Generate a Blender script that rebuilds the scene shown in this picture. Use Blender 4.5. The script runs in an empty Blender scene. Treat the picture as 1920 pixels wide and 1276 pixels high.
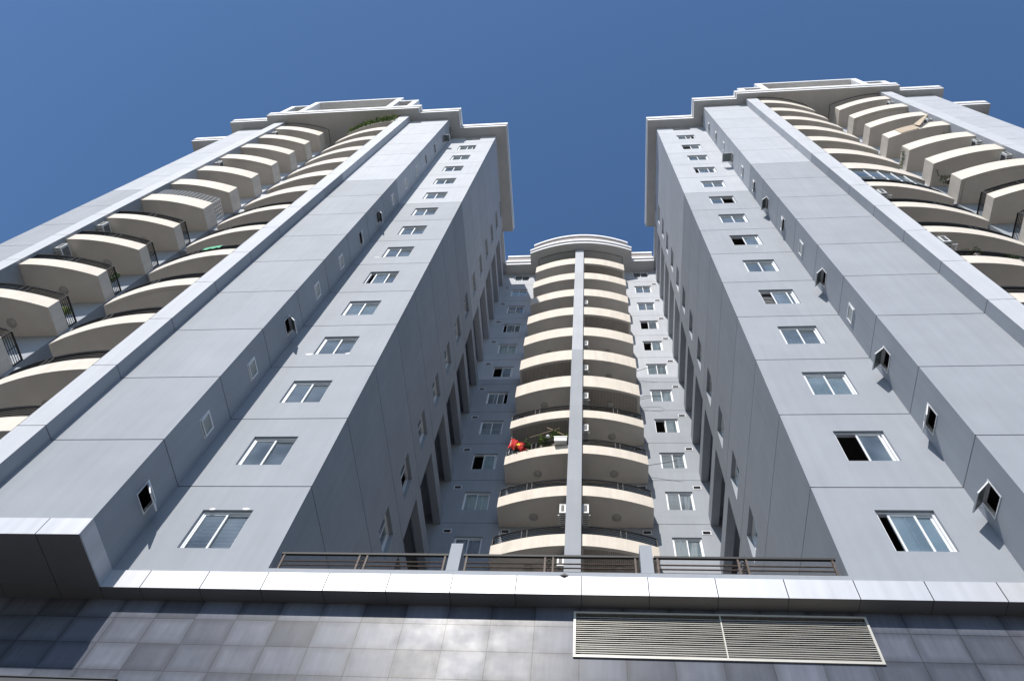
import bpy, math, random
from mathutils import Vector, Matrix
random.seed(7)
C = bpy.context.scene.collection
GZ = 1.6                     # eye height above the pavement; all heights below are measured from the eye
H = 3.2                      # storey height
Z0 = 14.97                   # first wall joint of the side towers
ZT = 27.15                   # a wall joint of the middle block
YA, YB, YC = 11.19, 9.78, 9.35
YT = 22.3
YW = 11.25
YK = 11.5

# ------------------------------------------------------------------ materials
def mat(name, base, rough=0.6, metal=0.0, noise=0.0, nscale=3.0, spec=0.5, bump=0.0, bscale=60.0, streak=0.0, split=None):
    m = bpy.data.materials.new(name); m.use_nodes = True
    nt = m.node_tree; N = nt.nodes; L = nt.links; b = N['Principled BSDF']
    b.inputs['Roughness'].default_value = rough; b.inputs['Metallic'].default_value = metal
    b.inputs['Specular IOR Level'].default_value = spec
    col = None
    geo = N.new('ShaderNodeNewGeometry')
    def rgb(c):
        n = N.new('ShaderNodeRGB'); n.outputs[0].default_value = (*c, 1); return n.outputs[0]
    col = rgb(base)
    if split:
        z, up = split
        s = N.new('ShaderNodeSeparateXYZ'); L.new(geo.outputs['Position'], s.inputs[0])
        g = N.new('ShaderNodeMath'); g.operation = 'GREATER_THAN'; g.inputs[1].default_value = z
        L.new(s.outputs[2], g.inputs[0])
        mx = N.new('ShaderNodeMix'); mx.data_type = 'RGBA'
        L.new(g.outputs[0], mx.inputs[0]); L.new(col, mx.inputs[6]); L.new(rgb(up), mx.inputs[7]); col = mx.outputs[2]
    if split:
        fl = N.new('ShaderNodeMath'); fl.operation = 'MULTIPLY_ADD'; fl.inputs[1].default_value = 1 / H; fl.inputs[2].default_value = -(Z0 + GZ) / H + 40
        L.new(s.outputs[2], fl.inputs[0]); ff = N.new('ShaderNodeMath'); ff.operation = 'FLOOR'; L.new(fl.outputs[0], ff.inputs[0])
        sn = N.new('ShaderNodeSeparateXYZ'); L.new(geo.outputs['Normal'], sn.inputs[0])
        cbn = N.new('ShaderNodeCombineXYZ'); L.new(ff.outputs[0], cbn.inputs[0]); L.new(sn.outputs[0], cbn.inputs[1])
        rx = N.new('ShaderNodeMath'); rx.operation = 'MULTIPLY'; rx.inputs[1].default_value = .21; L.new(s.outputs[0], rx.inputs[0])
        rf = N.new('ShaderNodeMath'); rf.operation = 'ROUND'; L.new(rx.outputs[0], rf.inputs[0]); L.new(rf.outputs[0], cbn.inputs[2])
        wn_ = N.new('ShaderNodeTexWhiteNoise'); L.new(cbn.outputs[0], wn_.inputs['Vector'])
        rr = N.new('ShaderNodeMapRange'); rr.inputs[3].default_value = .965; rr.inputs[4].default_value = 1.03; L.new(wn_.outputs['Value'], rr.inputs[0])
        vm = N.new('ShaderNodeVectorMath'); vm.operation = 'SCALE'; L.new(col, vm.inputs[0]); L.new(rr.outputs[0], vm.inputs['Scale']); col = vm.outputs[0]
    def mul(col, fac_socket, lo, hi):
        r = N.new('ShaderNodeMapRange'); r.inputs[1].default_value = 0.3; r.inputs[2].default_value = 0.7
        r.inputs[3].default_value = lo; r.inputs[4].default_value = hi; L.new(fac_socket, r.inputs[0])
        v = N.new('ShaderNodeVectorMath'); v.operation = 'SCALE'; L.new(col, v.inputs[0]); L.new(r.outputs[0], v.inputs['Scale'])
        return v.outputs[0]
    if noise:
        n = N.new('ShaderNodeTexNoise'); n.inputs['Scale'].default_value = nscale; n.inputs['Detail'].default_value = 6
        L.new(geo.outputs['Position'], n.inputs['Vector']); col = mul(col, n.outputs[0], 1 - noise, 1 + noise)
    if streak:
        mp = N.new('ShaderNodeMapping'); mp.inputs['Scale'].default_value = (5.0, 5.0, 0.22)
        L.new(geo.outputs['Position'], mp.inputs[0])
        n = N.new('ShaderNodeTexNoise'); n.inputs['Scale'].default_value = 1.0; n.inputs['Detail'].default_value = 4
        L.new(mp.outputs[0], n.inputs['Vector']); col = mul(col, n.outputs[0], 1 - streak, 1 + streak * .5)
    L.new(col, b.inputs['Base Color'])
    if bump:
        n = N.new('ShaderNodeTexNoise'); n.inputs['Scale'].default_value = bscale; n.inputs['Detail'].default_value = 3
        L.new(geo.outputs['Position'], n.inputs['Vector'])
        bp = N.new('ShaderNodeBump'); bp.inputs['Strength'].default_value = bump; bp.inputs['Distance'].default_value = 0.01
        L.new(n.outputs[0], bp.inputs['Height']); L.new(bp.outputs[0], b.inputs['Normal'])
    return m

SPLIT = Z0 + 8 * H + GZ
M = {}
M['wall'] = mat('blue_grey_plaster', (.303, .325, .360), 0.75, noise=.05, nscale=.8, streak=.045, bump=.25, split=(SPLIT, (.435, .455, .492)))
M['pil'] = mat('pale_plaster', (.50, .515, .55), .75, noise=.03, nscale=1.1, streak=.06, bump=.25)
M['trim'] = mat('white_plaster', (.76, .76, .77), .7, noise=.04, nscale=2.5, streak=.05)
M['soffit'] = mat('grey_beige_plaster', (.56, .55, .53), .8, noise=.04, nscale=1.5, bump=.2)
M['beige'] = mat('cream_plaster', (.70, .63, .545), .8, noise=.05, nscale=2.0, streak=.08, bump=.2)
M['ceil'] = mat('beige_ceiling_plaster', (.62, .575, .515), .85, noise=.05, nscale=1.5, bump=.2)
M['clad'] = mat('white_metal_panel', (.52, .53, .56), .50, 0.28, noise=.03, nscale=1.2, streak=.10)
M['alu'] = mat('white_aluminium', (.74, .75, .77), .45)
M['black'] = mat('black_steel_and_vent_shade', (.012, .012, .013), .65)
M['rust'] = mat('brown_rusty_steel', (.075, .048, .034), .65, noise=.5, nscale=14)
M['dark'] = mat('dark_room', (.10, .095, .09), .9)
M['cladsoffit'] = mat('shade_darkened_soffit_panel', (.26, .25, .24), .45, .2, noise=.05, nscale=1.2)  # panel colour darkened to carry the shade under the ledge
M['curtain'] = mat('white_curtain', (.80, .80, .77), .9, noise=.08, nscale=6)
M['mint'] = mat('mint_curtain', (.50, .62, .56), .9, noise=.06, nscale=6)
M['blindm'] = mat('pale_blind', (.74, .84, .86), .8, noise=.04, nscale=2)
M['frost'] = mat('frosted_glass', (.20, .235, .23), .22, noise=.15, nscale=4)
M['lilac'] = mat('lilac_curtain', (.42, .36, .42), .9, noise=.1, nscale=6)
M['ac'] = mat('ac_casing', (.66, .67, .66), .5, noise=.05, nscale=5)
M['acdark'] = mat('ac_grille', (.05, .05, .055), .6)
M['slat'] = mat('ceiling_boards', (.34, .30, .26), .8, noise=.12, nscale=5)
M['lamp'] = mat('lamp_glass', (.36, .34, .31), .35)
M['louvre'] = mat('cream_metal', (.50, .48, .43), .45, .1, noise=.06, nscale=4)
M['leaf'] = mat('leaf_green', (.07, .13, .03), .6, noise=.55, nscale=7)
M['leaf2'] = mat('leaf_yellow_green', (.17, .23, .05), .6, noise=.45, nscale=7)
M['yellow'] = mat('yellow_petal', (.75, .6, .08), .6)
M['pink'] = mat('pink_petal', (.6, .10, .12), .6)
M['red'] = mat('red_cloth', (.50, .012, .01), .85)
M['star'] = mat('yellow_star', (.8, .55, .02), .8)
M['green'] = mat('green_net', (.10, .42, .24), .8)
M['bamboo'] = mat('bamboo', (.42, .30, .2), .6)
M['terrace'] = mat('dark_terrace_tiles', (.12, .11, .10), .8, noise=.1)
M['cap'] = mat('shaded_beige_plaster', (.34, .30, .28), .8, noise=.04, nscale=2, streak=.08)  # beige parapet wall, its shade put into a darker base colour
M['tan'] = mat('tan_board', (.42, .33, .23), .7, noise=.08)
M['pot'] = mat('dark_pot', (.05, .035, .03), .6)
M['white'] = mat('white_plastic', (.8, .8, .78), .4)

def glass():
    m = bpy.data.materials.new('window_glass'); m.use_nodes = True
    nt = m.node_tree; N = nt.nodes; L = nt.links; N.clear()
    o = N.new('ShaderNodeOutputMaterial'); mx = N.new('ShaderNodeMixShader'); t = N.new('ShaderNodeBsdfTransparent')
    g = N.new('ShaderNodeBsdfGlossy'); f = N.new('ShaderNodeFresnel'); f.inputs[0].default_value = 1.9
    g.inputs['Roughness'].default_value = .02; g.inputs['Color'].default_value = (.95, 1, 1, 1)
    t.inputs[0].default_value = (.82, .9, .9, 1)
    geo = N.new('ShaderNodeNewGeometry'); n = N.new('ShaderNodeTexNoise'); n.inputs['Scale'].default_value = 1.3
    bp = N.new('ShaderNodeBump'); bp.inputs['Strength'].default_value = .15; bp.inputs['Distance'].default_value = .02
    L.new(geo.outputs['Position'], n.inputs['Vector']); L.new(n.outputs[0], bp.inputs['Height']); L.new(bp.outputs[0], g.inputs['Normal'])
    df = N.new('ShaderNodeBsdfDiffuse'); df.inputs[0].default_value = (.58, .70, .80, 1)
    dn = N.new('ShaderNodeTexNoise'); dn.inputs['Scale'].default_value = .8; L.new(geo.outputs['Position'], dn.inputs['Vector'])
    mr = N.new('ShaderNodeMapRange'); mr.inputs[1].default_value = .3; mr.inputs[2].default_value = .7; mr.inputs[3].default_value = .09; mr.inputs[4].default_value = .29
    L.new(dn.outputs[0], mr.inputs[0]); m0 = N.new('ShaderNodeMixShader'); L.new(mr.outputs[0], m0.inputs[0]); L.new(t.outputs[0], m0.inputs[1]); L.new(df.outputs[0], m0.inputs[2])
    L.new(f.outputs[0], mx.inputs[0]); L.new(m0.outputs[0], mx.inputs[1]); L.new(g.outputs[0], mx.inputs[2]); L.new(mx.outputs[0], o.inputs[0])
    return m
M['glass'] = glass()

def tile_mat():
    m = bpy.data.materials.new('grey_stone_tiles'); m.use_nodes = True
    nt = m.node_tree; N = nt.nodes; L = nt.links; b = N['Principled BSDF']
    geo = N.new('ShaderNodeNewGeometry'); s = N.new('ShaderNodeSeparateXYZ'); L.new(geo.outputs['Position'], s.inputs[0])
    def math_(op, a, v=None, w=None):
        n = N.new('ShaderNodeMath'); n.operation = op
        for i, q in enumerate((a, v, w)):
            if q is None: continue
            if isinstance(q, (int, float)): n.inputs[i].default_value = q
            else: L.new(q, n.inputs[i])
        return n.outputs[0]
    TW, TH = .872, .645
    u = math_('DIVIDE', math_('ADD', s.outputs[0], 3.86 + 40 * TW), TW)
    v = math_('DIVIDE', math_('ADD', s.outputs[2], -(10.93 + GZ) + 40 * TH), TH)
    fu, fv = math_('FRACT', u), math_('FRACT', v)
    cu, cv = math_('FLOOR', u), math_('FLOOR', v)
    cb = N.new('ShaderNodeCombineXYZ'); L.new(cu, cb.inputs[0]); L.new(cv, cb.inputs[1])
    wn = N.new('ShaderNodeTexWhiteNoise'); wn.noise_dimensions = '3D'; L.new(cb.outputs[0], wn.inputs['Vector'])
    eu = math_('MINIMUM', fu, math_('SUBTRACT', 1.0, fu)); ev = math_('MINIMUM', fv, math_('SUBTRACT', 1.0, fv))
    ln = math_('MINIMUM', math_('MULTIPLY', eu, TW), math_('MULTIPLY', ev, TH))
    joint = math_('GREATER_THAN', ln, .0045)
    mp = N.new('ShaderNodeMapping'); mp.inputs['Scale'].default_value = (9, 9, .9); mp.inputs['Rotation'].default_value = (0, .35, 0)
    L.new(geo.outputs['Position'], mp.inputs[0])
    no = N.new('ShaderNodeTexNoise'); no.inputs['Scale'].default_value = 1.3; no.inputs['Detail'].default_value = 6; L.new(mp.outputs[0], no.inputs['Vector'])
    n2 = N.new('ShaderNodeTexNoise'); n2.inputs['Scale'].default_value = 2.2; n2.inputs['Detail'].default_value = 5; L.new(geo.outputs['Position'], n2.inputs['Vector'])
    # grime creeping from the joints
    edge = N.new('ShaderNodeMapRange'); edge.inputs[1].default_value = 0; edge.inputs[2].default_value = .16; edge.inputs[3].default_value = .5; edge.inputs[4].default_value = 0.0
    L.new(ln, edge.inputs[0])
    gr = math_('SUBTRACT', 1.0, math_('MULTIPLY', edge.outputs[0], math_('MULTIPLY', n2.outputs[0], 1.3)))
    val = math_('ADD', .085, math_('MULTIPLY', math_('POWER', wn.outputs['Value'], .7), .10))
    val = math_('MULTIPLY', val, math_('ADD', .62, math_('MULTIPLY', no.outputs[0], .40)))
    val = math_('MULTIPLY', val, math_('ADD', .82, math_('MULTIPLY', n2.outputs[0], .34)))
    val = math_('MULTIPLY', val, gr)
    val = math_('MULTIPLY', val, math_('ADD', .12, math_('MULTIPLY', joint, .88)))
    c = N.new('ShaderNodeCombineColor'); L.new(math_('MULTIPLY', val, .88), c.inputs[0]); L.new(math_('MULTIPLY', val, .95), c.inputs[1])
    L.new(math_('MULTIPLY', val, 1.2), c.inputs[2]); L.new(c.outputs[0], b.inputs['Base Color'])
    L.new(math_('ADD', .27, math_('MULTIPLY', n2.outputs[0], .2)), b.inputs['Roughness'])
    b.inputs['Specular IOR Level'].default_value = .2
    bp = N.new('ShaderNodeBump'); bp.inputs['Strength'].default_value = .25; bp.inputs['Distance'].default_value = .004
    hgt = math_('ADD', math_('MULTIPLY', joint, .7), math_('MULTIPLY', no.outputs[0], .5))
    L.new(hgt, bp.inputs['Height']); L.new(bp.outputs[0], b.inputs['Normal'])
    return m
M['tile'] = tile_mat()

# ------------------------------------------------------------------ mesh helper
class MB:
    def __init__(s): s.v = []; s.f = []; s.m = []
    def quad(s, pts, m=0):
        i = len(s.v); s.v += [tuple(p) for p in pts]; s.f.append(tuple(range(i, i + len(pts)))); s.m.append(m)
    def hexa(s, fn, a0, a1, b0, b1, c0, c1, m=0):
        i = len(s.v)
        for a, b, c in ((a0, b0, c0), (a1, b0, c0), (a1, b1, c0), (a0, b1, c0), (a0, b0, c1), (a1, b0, c1), (a1, b1, c1), (a0, b1, c1)):
            s.v.append(tuple(fn(a, b, c)))
        for f in ((0, 3, 2, 1), (4, 5, 6, 7), (0, 1, 5, 4), (1, 2, 6, 5), (2, 3, 7, 6), (3, 0, 4, 7)):
            s.f.append(tuple(i + k for k in f)); s.m.append(m)
    def box(s, x0, x1, y0, y1, z0, z1, m=0): s.hexa(lambda a, b, c: (a, b, c), x0, x1, y0, y1, z0, z1, m)
    def prism(s, poly, z0, z1, m=0):
        n = len(poly); i = len(s.v)
        s.v += [(x, y, z0) for x, y in poly] + [(x, y, z1) for x, y in poly]
        s.f.append(tuple(range(i + n - 1, i - 1, -1))); s.m.append(m)
        s.f.append(tuple(range(i + n, i + 2 * n))); s.m.append(m)
        for k in range(n):
            q = (k + 1) % n; s.f.append((i + k, i + q, i + n + q, i + n + k)); s.m.append(m)
    def tube(s, pts, r, n=6, m=0, closed=False):
        pts = [Vector(p) for p in pts]; i = len(s.v)
        for k, p in enumerate(pts):
            d = (pts[min(k + 1, len(pts) - 1)] - pts[max(k - 1, 0)]).normalized()
            a = d.cross(Vector((0, 0, 1)))
            if a.length < .1: a = d.cross(Vector((1, 0, 0)))
            a.normalize(); b = a.cross(d)
            for q in range(n):
                t = 2 * math.pi * q / n
                s.v.append(tuple(p + a * math.cos(t) * r + b * math.sin(t) * r))
        for k in range(len(pts) - 1):
            for q in range(n):
                w = (q + 1) % n
                s.f.append((i + k * n + q, i + k * n + w, i + (k + 1) * n + w, i + (k + 1) * n + q)); s.m.append(m)
        s.f.append(tuple(i + q for q in range(n))); s.m.append(m)
        e = i + (len(pts) - 1) * n; s.f.append(tuple(e + q for q in range(n - 1, -1, -1))); s.m.append(m)
    def wall(s, O, U, Nn, u0, u1, z0, z1, holes, m=0):
        """plane through O, horizontal axis U, outward normal Nn; holes (u0,u1,z0,z1,depth,back material or None,reveal material)"""
        O, U, Nn = Vector(O), Vector(U), Vector(Nn)
        P = lambda u, z, d=0: O + U * u - Nn * d + Vector((0, 0, z))
        hs = [(max(a, u0), min(b, u1), max(c, z0), min(d, z1), e, f, g) for a, b, c, d, e, f, g in holes]
        hs = [q for q in hs if q[0] < q[1] - 1e-4 and q[2] < q[3] - 1e-4]
        zc = sorted(set([z0, z1] + [q[2] for q in hs] + [q[3] for q in hs]))
        for za, zb in zip(zc, zc[1:]):
            mid = (za + zb) / 2
            row = sorted([(q[0], q[1]) for q in hs if q[2] < mid < q[3]])
            u = u0
            for a, b in row + [(u1, u1)]:
                if a > u + 1e-5: s.quad([P(u, za), P(a, za), P(a, zb), P(u, zb)], m)
                u = max(u, b)
        for a, b, c, d, e, f, g in hs:
            s.quad([P(a, c), P(b, c), P(b, c, e), P(a, c, e)], g); s.quad([P(a, d, e), P(b, d, e), P(b, d), P(a, d)], g)
            if a > u0 + 1e-4: s.quad([P(a, c, e), P(a, d, e), P(a, d), P(a, c)], g)
            if b < u1 - 1e-4: s.quad([P(b, c), P(b, d), P(b, d, e), P(b, c, e)], g)
            if f is not None: s.quad([P(a, c, e), P(b, c, e), P(b, d, e), P(a, d, e)], f)
    def room(s, O, U, Nn, a, b, c, d, e0, e1, m):
        O, U, Nn = Vector(O), Vector(U), Vector(Nn)
        P = lambda u, z, dd: O + U * u - Nn * dd + Vector((0, 0, z))
        g = .25
        a, b, c, d = a - g, b + g, c - g, d + g
        s.quad([P(a, c, e1), P(b, c, e1), P(b, d, e1), P(a, d, e1)], m)
        s.quad([P(a, c, e0), P(b, c, e0), P(b, c, e1), P(a, c, e1)], m); s.quad([P(a, d, e0), P(b, d, e0), P(b, d, e1), P(a, d, e1)], m)
        s.quad([P(a, c, e0), P(a, d, e0), P(a, d, e1), P(a, c, e1)], m); s.quad([P(b, c, e0), P(b, d, e0), P(b, d, e1), P(b, c, e1)], m)
        s.quad([P(a, d - g, e0), P(b, d - g, e0), P(b, d, e0), P(a, d, e0)], m); s.quad([P(a, c, e0), P(b, c, e0), P(b, c + g, e0), P(a, c + g, e0)], m)

ORG = {}
def add(name, mb, mats, parent=None, org=None, smooth=False):
    if org is None: org = ORG.get(parent.name, (0, 0, 0)) if parent else (0, 0, -GZ)
    me = bpy.data.meshes.new(name)
    if isinstance(mats, str): mats = [mats]
    me.from_pydata([(v[0] - org[0], v[1] - org[1], v[2] - org[2]) for v in mb.v], [], mb.f)
    for q in mats: me.materials.append(M[q])
    me.polygons.foreach_set('material_index', mb.m)
    if smooth: me.polygons.foreach_set('use_smooth', [True] * len(me.polygons))
    me.update()
    o = bpy.data.objects.new(name, me); C.objects.link(o); place(o, parent, org)
    return o
def place(o, parent, org):
    ORG[o.name] = tuple(org)
    if parent:
        p = ORG[parent.name]; o.parent = parent; o.location = tuple(org[i] - p[i] for i in range(3))
    else: o.location = (org[0], org[1], org[2] + GZ)
def empty(name, org, label, cat, group=None):
    o = bpy.data.objects.new(name, None); C.objects.link(o); place(o, None, org)
    return tag(o, label, cat, group)
def tag(o, label=None, cat=None, group=None, kind=None):
    if label: o['label'] = label
    if cat: o['category'] = cat
    if group: o['group'] = group
    if kind: o['kind'] = kind
    return o
def copy_at(o, parent, org):
    """copy of a part and its sub-parts, moved to org"""
    c = o.copy(); C.objects.link(c); place(c, parent, org)
    for ch in list(o.children):
        d = ch.copy(); C.objects.link(d); d.parent = c; d.location = ch.location.copy()
    return c

# ------------------------------------------------------------------ windows
def sliding_window(parent, O, U, Nn, a, b, c, d, style='closed', org=None):
    """frame, two sashes with panes, and what shows behind them"""
    O, U, Nn = Vector(O), Vector(U), Vector(Nn)
    F = lambda u, dd, z: O + U * u - Nn * dd + Vector((0, 0, z))
    w = b - a; t = .05
    org = tuple(F(a, 0, c))
    f = MB()
    f.hexa(F, a, b, .07, .17, c, c + t); f.hexa(F, a, b, .07, .17, d - t, d)
    f.hexa(F, a, a + t, .07, .17, c + t, d - t); f.hexa(F, b - t, b, .07, .17, c + t, d - t)
    win = add('window', f, 'alu', parent, org)
    half = (w - 2 * t) / 2 + .025
    lo, ro = 0.0, 0.0
    if style in ('open_left', 'curtain_open', 'grille_open'): lo = random.uniform(.30, .55) if style == 'grille_open' else .5
    if style in ('half_left', 'blind'): lo = .2
    if style == 'open_right': ro = .52
    if style == 'half_right': ro = .2
    la = a + t + lo; ra = b - t - half - ro
    for (s0, dd) in ((la, .085), (ra, .125)):
        s = MB(); q = .045; z0, z1 = c + t, d - t
        s.hexa(F, s0, s0 + q, dd, dd + .03, z0, z1); s.hexa(F, s0 + half - q, s0 + half, dd, dd + .03, z0, z1)
        s.hexa(F, s0 + q, s0 + half - q, dd, dd + .03, z0, z0 + q); s.hexa(F, s0 + q, s0 + half - q, dd, dd + .03, z1 - q, z1)
        add('sash', s, 'alu', win, org)
        p = MB(); p.quad([F(s0 + q, dd + .015, z0 + q), F(s0 + half - q, dd + .015, z0 + q), F(s0 + half - q, dd + .015, z1 - q), F(s0 + q, dd + .015, z1 - q)])
        add('pane', p, 'glass', win, org)
    if style.startswith('grille') or style == 'bars':
        g = MB(); n = 9
        for i in range(n):
            z = c + .12 + (d - c - .24) * i / (n - 1) * (.62 if style == 'grille' else .95)
            g.hexa(F, a + t, b - t, .20, .215, z, z + .016)
        k = 11 if style == 'grille' else 3
        for i in range(k):
            u = a + .1 + (w - .2) * i / (k - 1); g.hexa(F, u, u + .014, .215, .225, c + t, c + (d - c) * (.68 if style == 'grille' else .95))
        add('grille', g, 'alu', win, org)
    if style == 'blind':
        bl = MB(); bl.hexa(F, a + t + .22, b - t, .165, .172, c + t, d - t); add('blind', bl, 'blindm', win, org)
    if 'curtain' in style or style in ('lilac', 'mint'):
        cu = MB(); n = 44; pts = []
        r = random.Random(hash((round(a, 2), round(c, 2))) & 255)
        e0, e1 = {'curtain_open': (a + w * .42, b), 'curtain_side': (a, a + w * .38), 'curtain_far': (a + w * .66, b)}.get(style, (a, b))
        ph = r.uniform(0, 6)
        for i in range(n + 1):
            u = e0 + (e1 - e0) * i / n
            pts.append((u, .21 + .03 * math.sin(i * 1.15 + ph) + .015 * math.sin(i * .37)))
        top = d + .1; bot = c - .05
        for (u1_, d1_), (u2_, d2_) in zip(pts, pts[1:]): cu.quad([F(u1_, d1_, bot), F(u2_, d2_, bot), F(u2_, d2_, top), F(u1_, d1_, top)])
        add('curtain', cu, style if style in ('lilac', 'mint') else 'curtain', win, org)
    return win

def awning_window(parent, O, U, Nn, a, b, c, d, ang):
    O, U, Nn = Vector(O), Vector(U), Vector(Nn)
    F = lambda u, dd, z: O + U * u - Nn * dd + Vector((0, 0, z))
    org = tuple(F(a, 0, c)); t = .03
    f = MB(); f.hexa(F, a, b, -.01, .08, c, c + t); f.hexa(F, a, b, -.01, .08, d - t, d)
    f.hexa(F, a, a + t, -.01, .08, c + t, d - t); f.hexa(F, b - t, b, -.01, .08, c + t, d - t)
    win = add('window', f, 'alu', parent, org)
    th = math.radians(ang); hh = d - c - 2 * t - .01
    dr = Nn * math.sin(th) - Vector((0, 0, math.cos(th))); pn = Nn * math.cos(th) + Vector((0, 0, math.sin(th)))
    G = lambda u, k, s: O + U * u + Vector((0, 0, d - t)) + dr * s - pn * k + Nn * .015
    s = MB(); q = .035; a1, b1 = a + t + .005, b - t - .005
    s.hexa(G, a1, a1 + q, 0, .03, 0, hh); s.hexa(G, b1 - q, b1, 0, .03, 0, hh); s.hexa(G, a1 + q, b1 - q, 0, .03, 0, q); s.hexa(G, a1 + q, b1 - q, 0, .03, hh - q, hh)
    if ang > 15:
        s.tube([F(b1 - .04, 0, c + .12), G(b1 - .04, .03, hh * .55)], .008, 4)
    add('sash', s, 'alu', win, org)
    p = MB(); p.quad([G(a1 + q, .015, q), G(b1 - q, .015, q), G(b1 - q, .015, hh - q), G(a1 + q, .015, hh - q)])
    add('pane', p, 'frost', win, org)
    return win

# ------------------------------------------------------------------ balconies
def balcony(parent, org, sgn, L, y0, xv, yw, top, rail=None, ceil=False, lamp=(1.6, 1.05), grid=False):
    """org: corner at the pillar, at the wall joint height; grows towards sgn in x; front y = y0 + .057 (x-xv)^2; yw back wall"""
    ox, oy, oz = org
    N_ = 16
    def yy(x): return y0 + .057 * (x - xv) ** 2
    xs = [ox + sgn * L * i / N_ for i in range(N_ + 1)]
    outer = [(x, yy(x)) for x in xs]
    xe = xs[-1]; bot = oz - .256; t = .13
    poly = outer + [(xe, yw), (ox, yw)]
    if sgn > 0: poly = poly[::1]
    mb = MB(); mb.prism(poly, bot, oz - .06); mb.m[0] = 1; mb.m[1] = 1
    inner = [(x, yy(x) + t) for x in xs]; inner[-1] = (xe - sgn * t, yy(xe) + t)
    def strip(po, pi, z0, z1):
        for (a, b), (c, d) in zip(zip(po, pi), zip(po[1:], pi[1:])):
            mb.quad([(*a, z0), (*c, z0), (*c, z1), (*a, z1)]); mb.quad([(*b, z1), (*d, z1), (*d, z0), (*b, z0)])
            mb.quad([(*a, z1), (*c, z1), (*d, z1), (*b, z1)])
    strip(outer + [(xe, yw)], inner + [(xe - sgn * t, yw)], oz - .06, oz + top)
    bal = add('balcony', mb, ['beige', 'ceil'], parent, org)
    if ceil == 'rim':
        ins = .16; q = [(x, yy(x) + ins) for x in xs]; q[-1] = (xe - sgn * ins, yy(xe) + ins)
        m2 = MB(); m2.prism(q + [(xe - sgn * ins, yw - .003), (ox + sgn * .01, yw - .003)], bot - .05, bot - .003)
        add('ceiling_panel', m2, 'ceil', bal, org)
    if ceil == 'boards':
        m2 = MB(); n = int(L / .085)
        for i in range(n):
            x = ox + sgn * (.12 + (L - .24) * i / n); x2 = x + sgn * .058
            m2.box(min(x, x2), max(x, x2), yy(x) + .17, yw - .004, bot - .022, bot - .003)
        add('ceiling_boards', m2, 'slat', bal, org)
    if lamp:
        m3 = MB(); cx, cy = ox + sgn * lamp[0], oy_ if False else (yy(ox + sgn * lamp[0]) + lamp[1]); n = 20
        dz = -.05 if ceil else 0
        rings = [(.2, 0), (.2, -.02), (.165, -.045), (.09, -.065), (.001, -.07)]
        for (r1, h1), (r2, h2) in zip(rings, rings[1:]):
            for k in range(n):
                t1, t2 = 2 * math.pi * k / n, 2 * math.pi * (k + 1) / n
                m3.quad([(cx + r1 * math.cos(t1), cy + r1 * math.sin(t1), bot + h1 + dz), (cx + r1 * math.cos(t2), cy + r1 * math.sin(t2), bot + h1 + dz),
                         (cx + r2 * math.cos(t2), cy + r2 * math.sin(t2), bot + h2 + dz), (cx + r2 * math.cos(t1), cy + r2 * math.sin(t1), bot + h2 + dz)])
        add('ceiling_lamp', m3, 'lamp', bal, org)
    if rail:
        m4 = MB(); path = [(x, yy(x) + .045) for x in xs]; path[-1] = (xe - sgn * .045, yy(xe) + .045); path += [(xe - sgn * .045, yw)]
        zt = oz + rail
        m4.tube([(*p, zt) for p in path], .042, 6)
        n = 4; g = (rail - top) / (n + 1)
        for k in range(1, n + 1): m4.tube([(*p, oz + top + g * k - .03) for p in path], .017, 4)
        def post(x, y): m4.box(x - .017, x + .017, y - .017, y + .017, oz + top - .01, zt)
        post(*path[0]); post(*path[-2]); post(path[-1][0], yw - .03)
        px = []
        for x in (ox + sgn * (L * .55 - .11), ox + sgn * (L * .55 + .11)):
            post(x, yy(x) + .045); px.append((x, yy(x) + .045))
        for k in range(2):
            za, zb = oz + top + (rail - top) * k / 2, oz + top + (rail - top) * (k + 1) / 2
            m4.tube([(*px[0], za), (*px[1], zb)], .009, 4); m4.tube([(*px[0], zb), (*px[1], za)], .009, 4)
        ymid = (yy(xe) + yw) / 2; m4.box(path[-1][0] - .012, path[-1][0] + .012, ymid - .012, ymid + .012, oz + top - .01, zt)
        add('railing', m4, 'black', bal, org)
    return bal

def ac_unit(name_label, org, ax, group='air conditioner units on the balconies'):
    """outdoor unit, ax = +-1: which x direction its fan faces"""
    x, y, z = org
    o = empty('air_conditioner', org, name_label, 'air conditioner', group)
    b = MB(); w, dp, hh = .27, .78, .54
    b.box(x - w / 2, x + w / 2, y - dp / 2, y + dp / 2, z, z + hh); b.box(x - w / 2 - .012, x + w / 2 + .012, y - dp / 2 - .012, y + dp / 2 + .012, z + hh, z + hh + .025)
    b.box(x - w / 2 - .01, x + w / 2 + .01, y - dp / 2 - .01, y + dp / 2 + .01, z - .02, z)
    add('casing', b, 'ac', o, org)
    g = MB()
    for k in range(9):
        q = z + .07 + .05 * k; g.box(x + ax * w / 2, x + ax * (w / 2 + .012), y - .30, y + .16, q, q + .02)
    for k in range(7):
        q = y - .32 + .1 * k; g.box(q * 0 + x - .12, x + .12, q, q + .04, z - .028, z - .021)
    g.box(x - w / 2 + .07, x + w / 2 - .07, y - dp / 2 - .018, y - dp / 2 - .012, z + .10, z + hh - .06)
    add('fan_grille', g, 'acdark', o, org)
    k = MB()
    for q in (y - .28, y + .28):
        k.box(x - ax * .34, x + ax * .2, q - .015, q + .015, z - .06, z - .03)
    k.box(x - ax * .32, x - ax * .29, y - .27, y + .27, z - .062, z - .028)
    add('bracket', k, 'alu', o, org)
    return o

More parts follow.
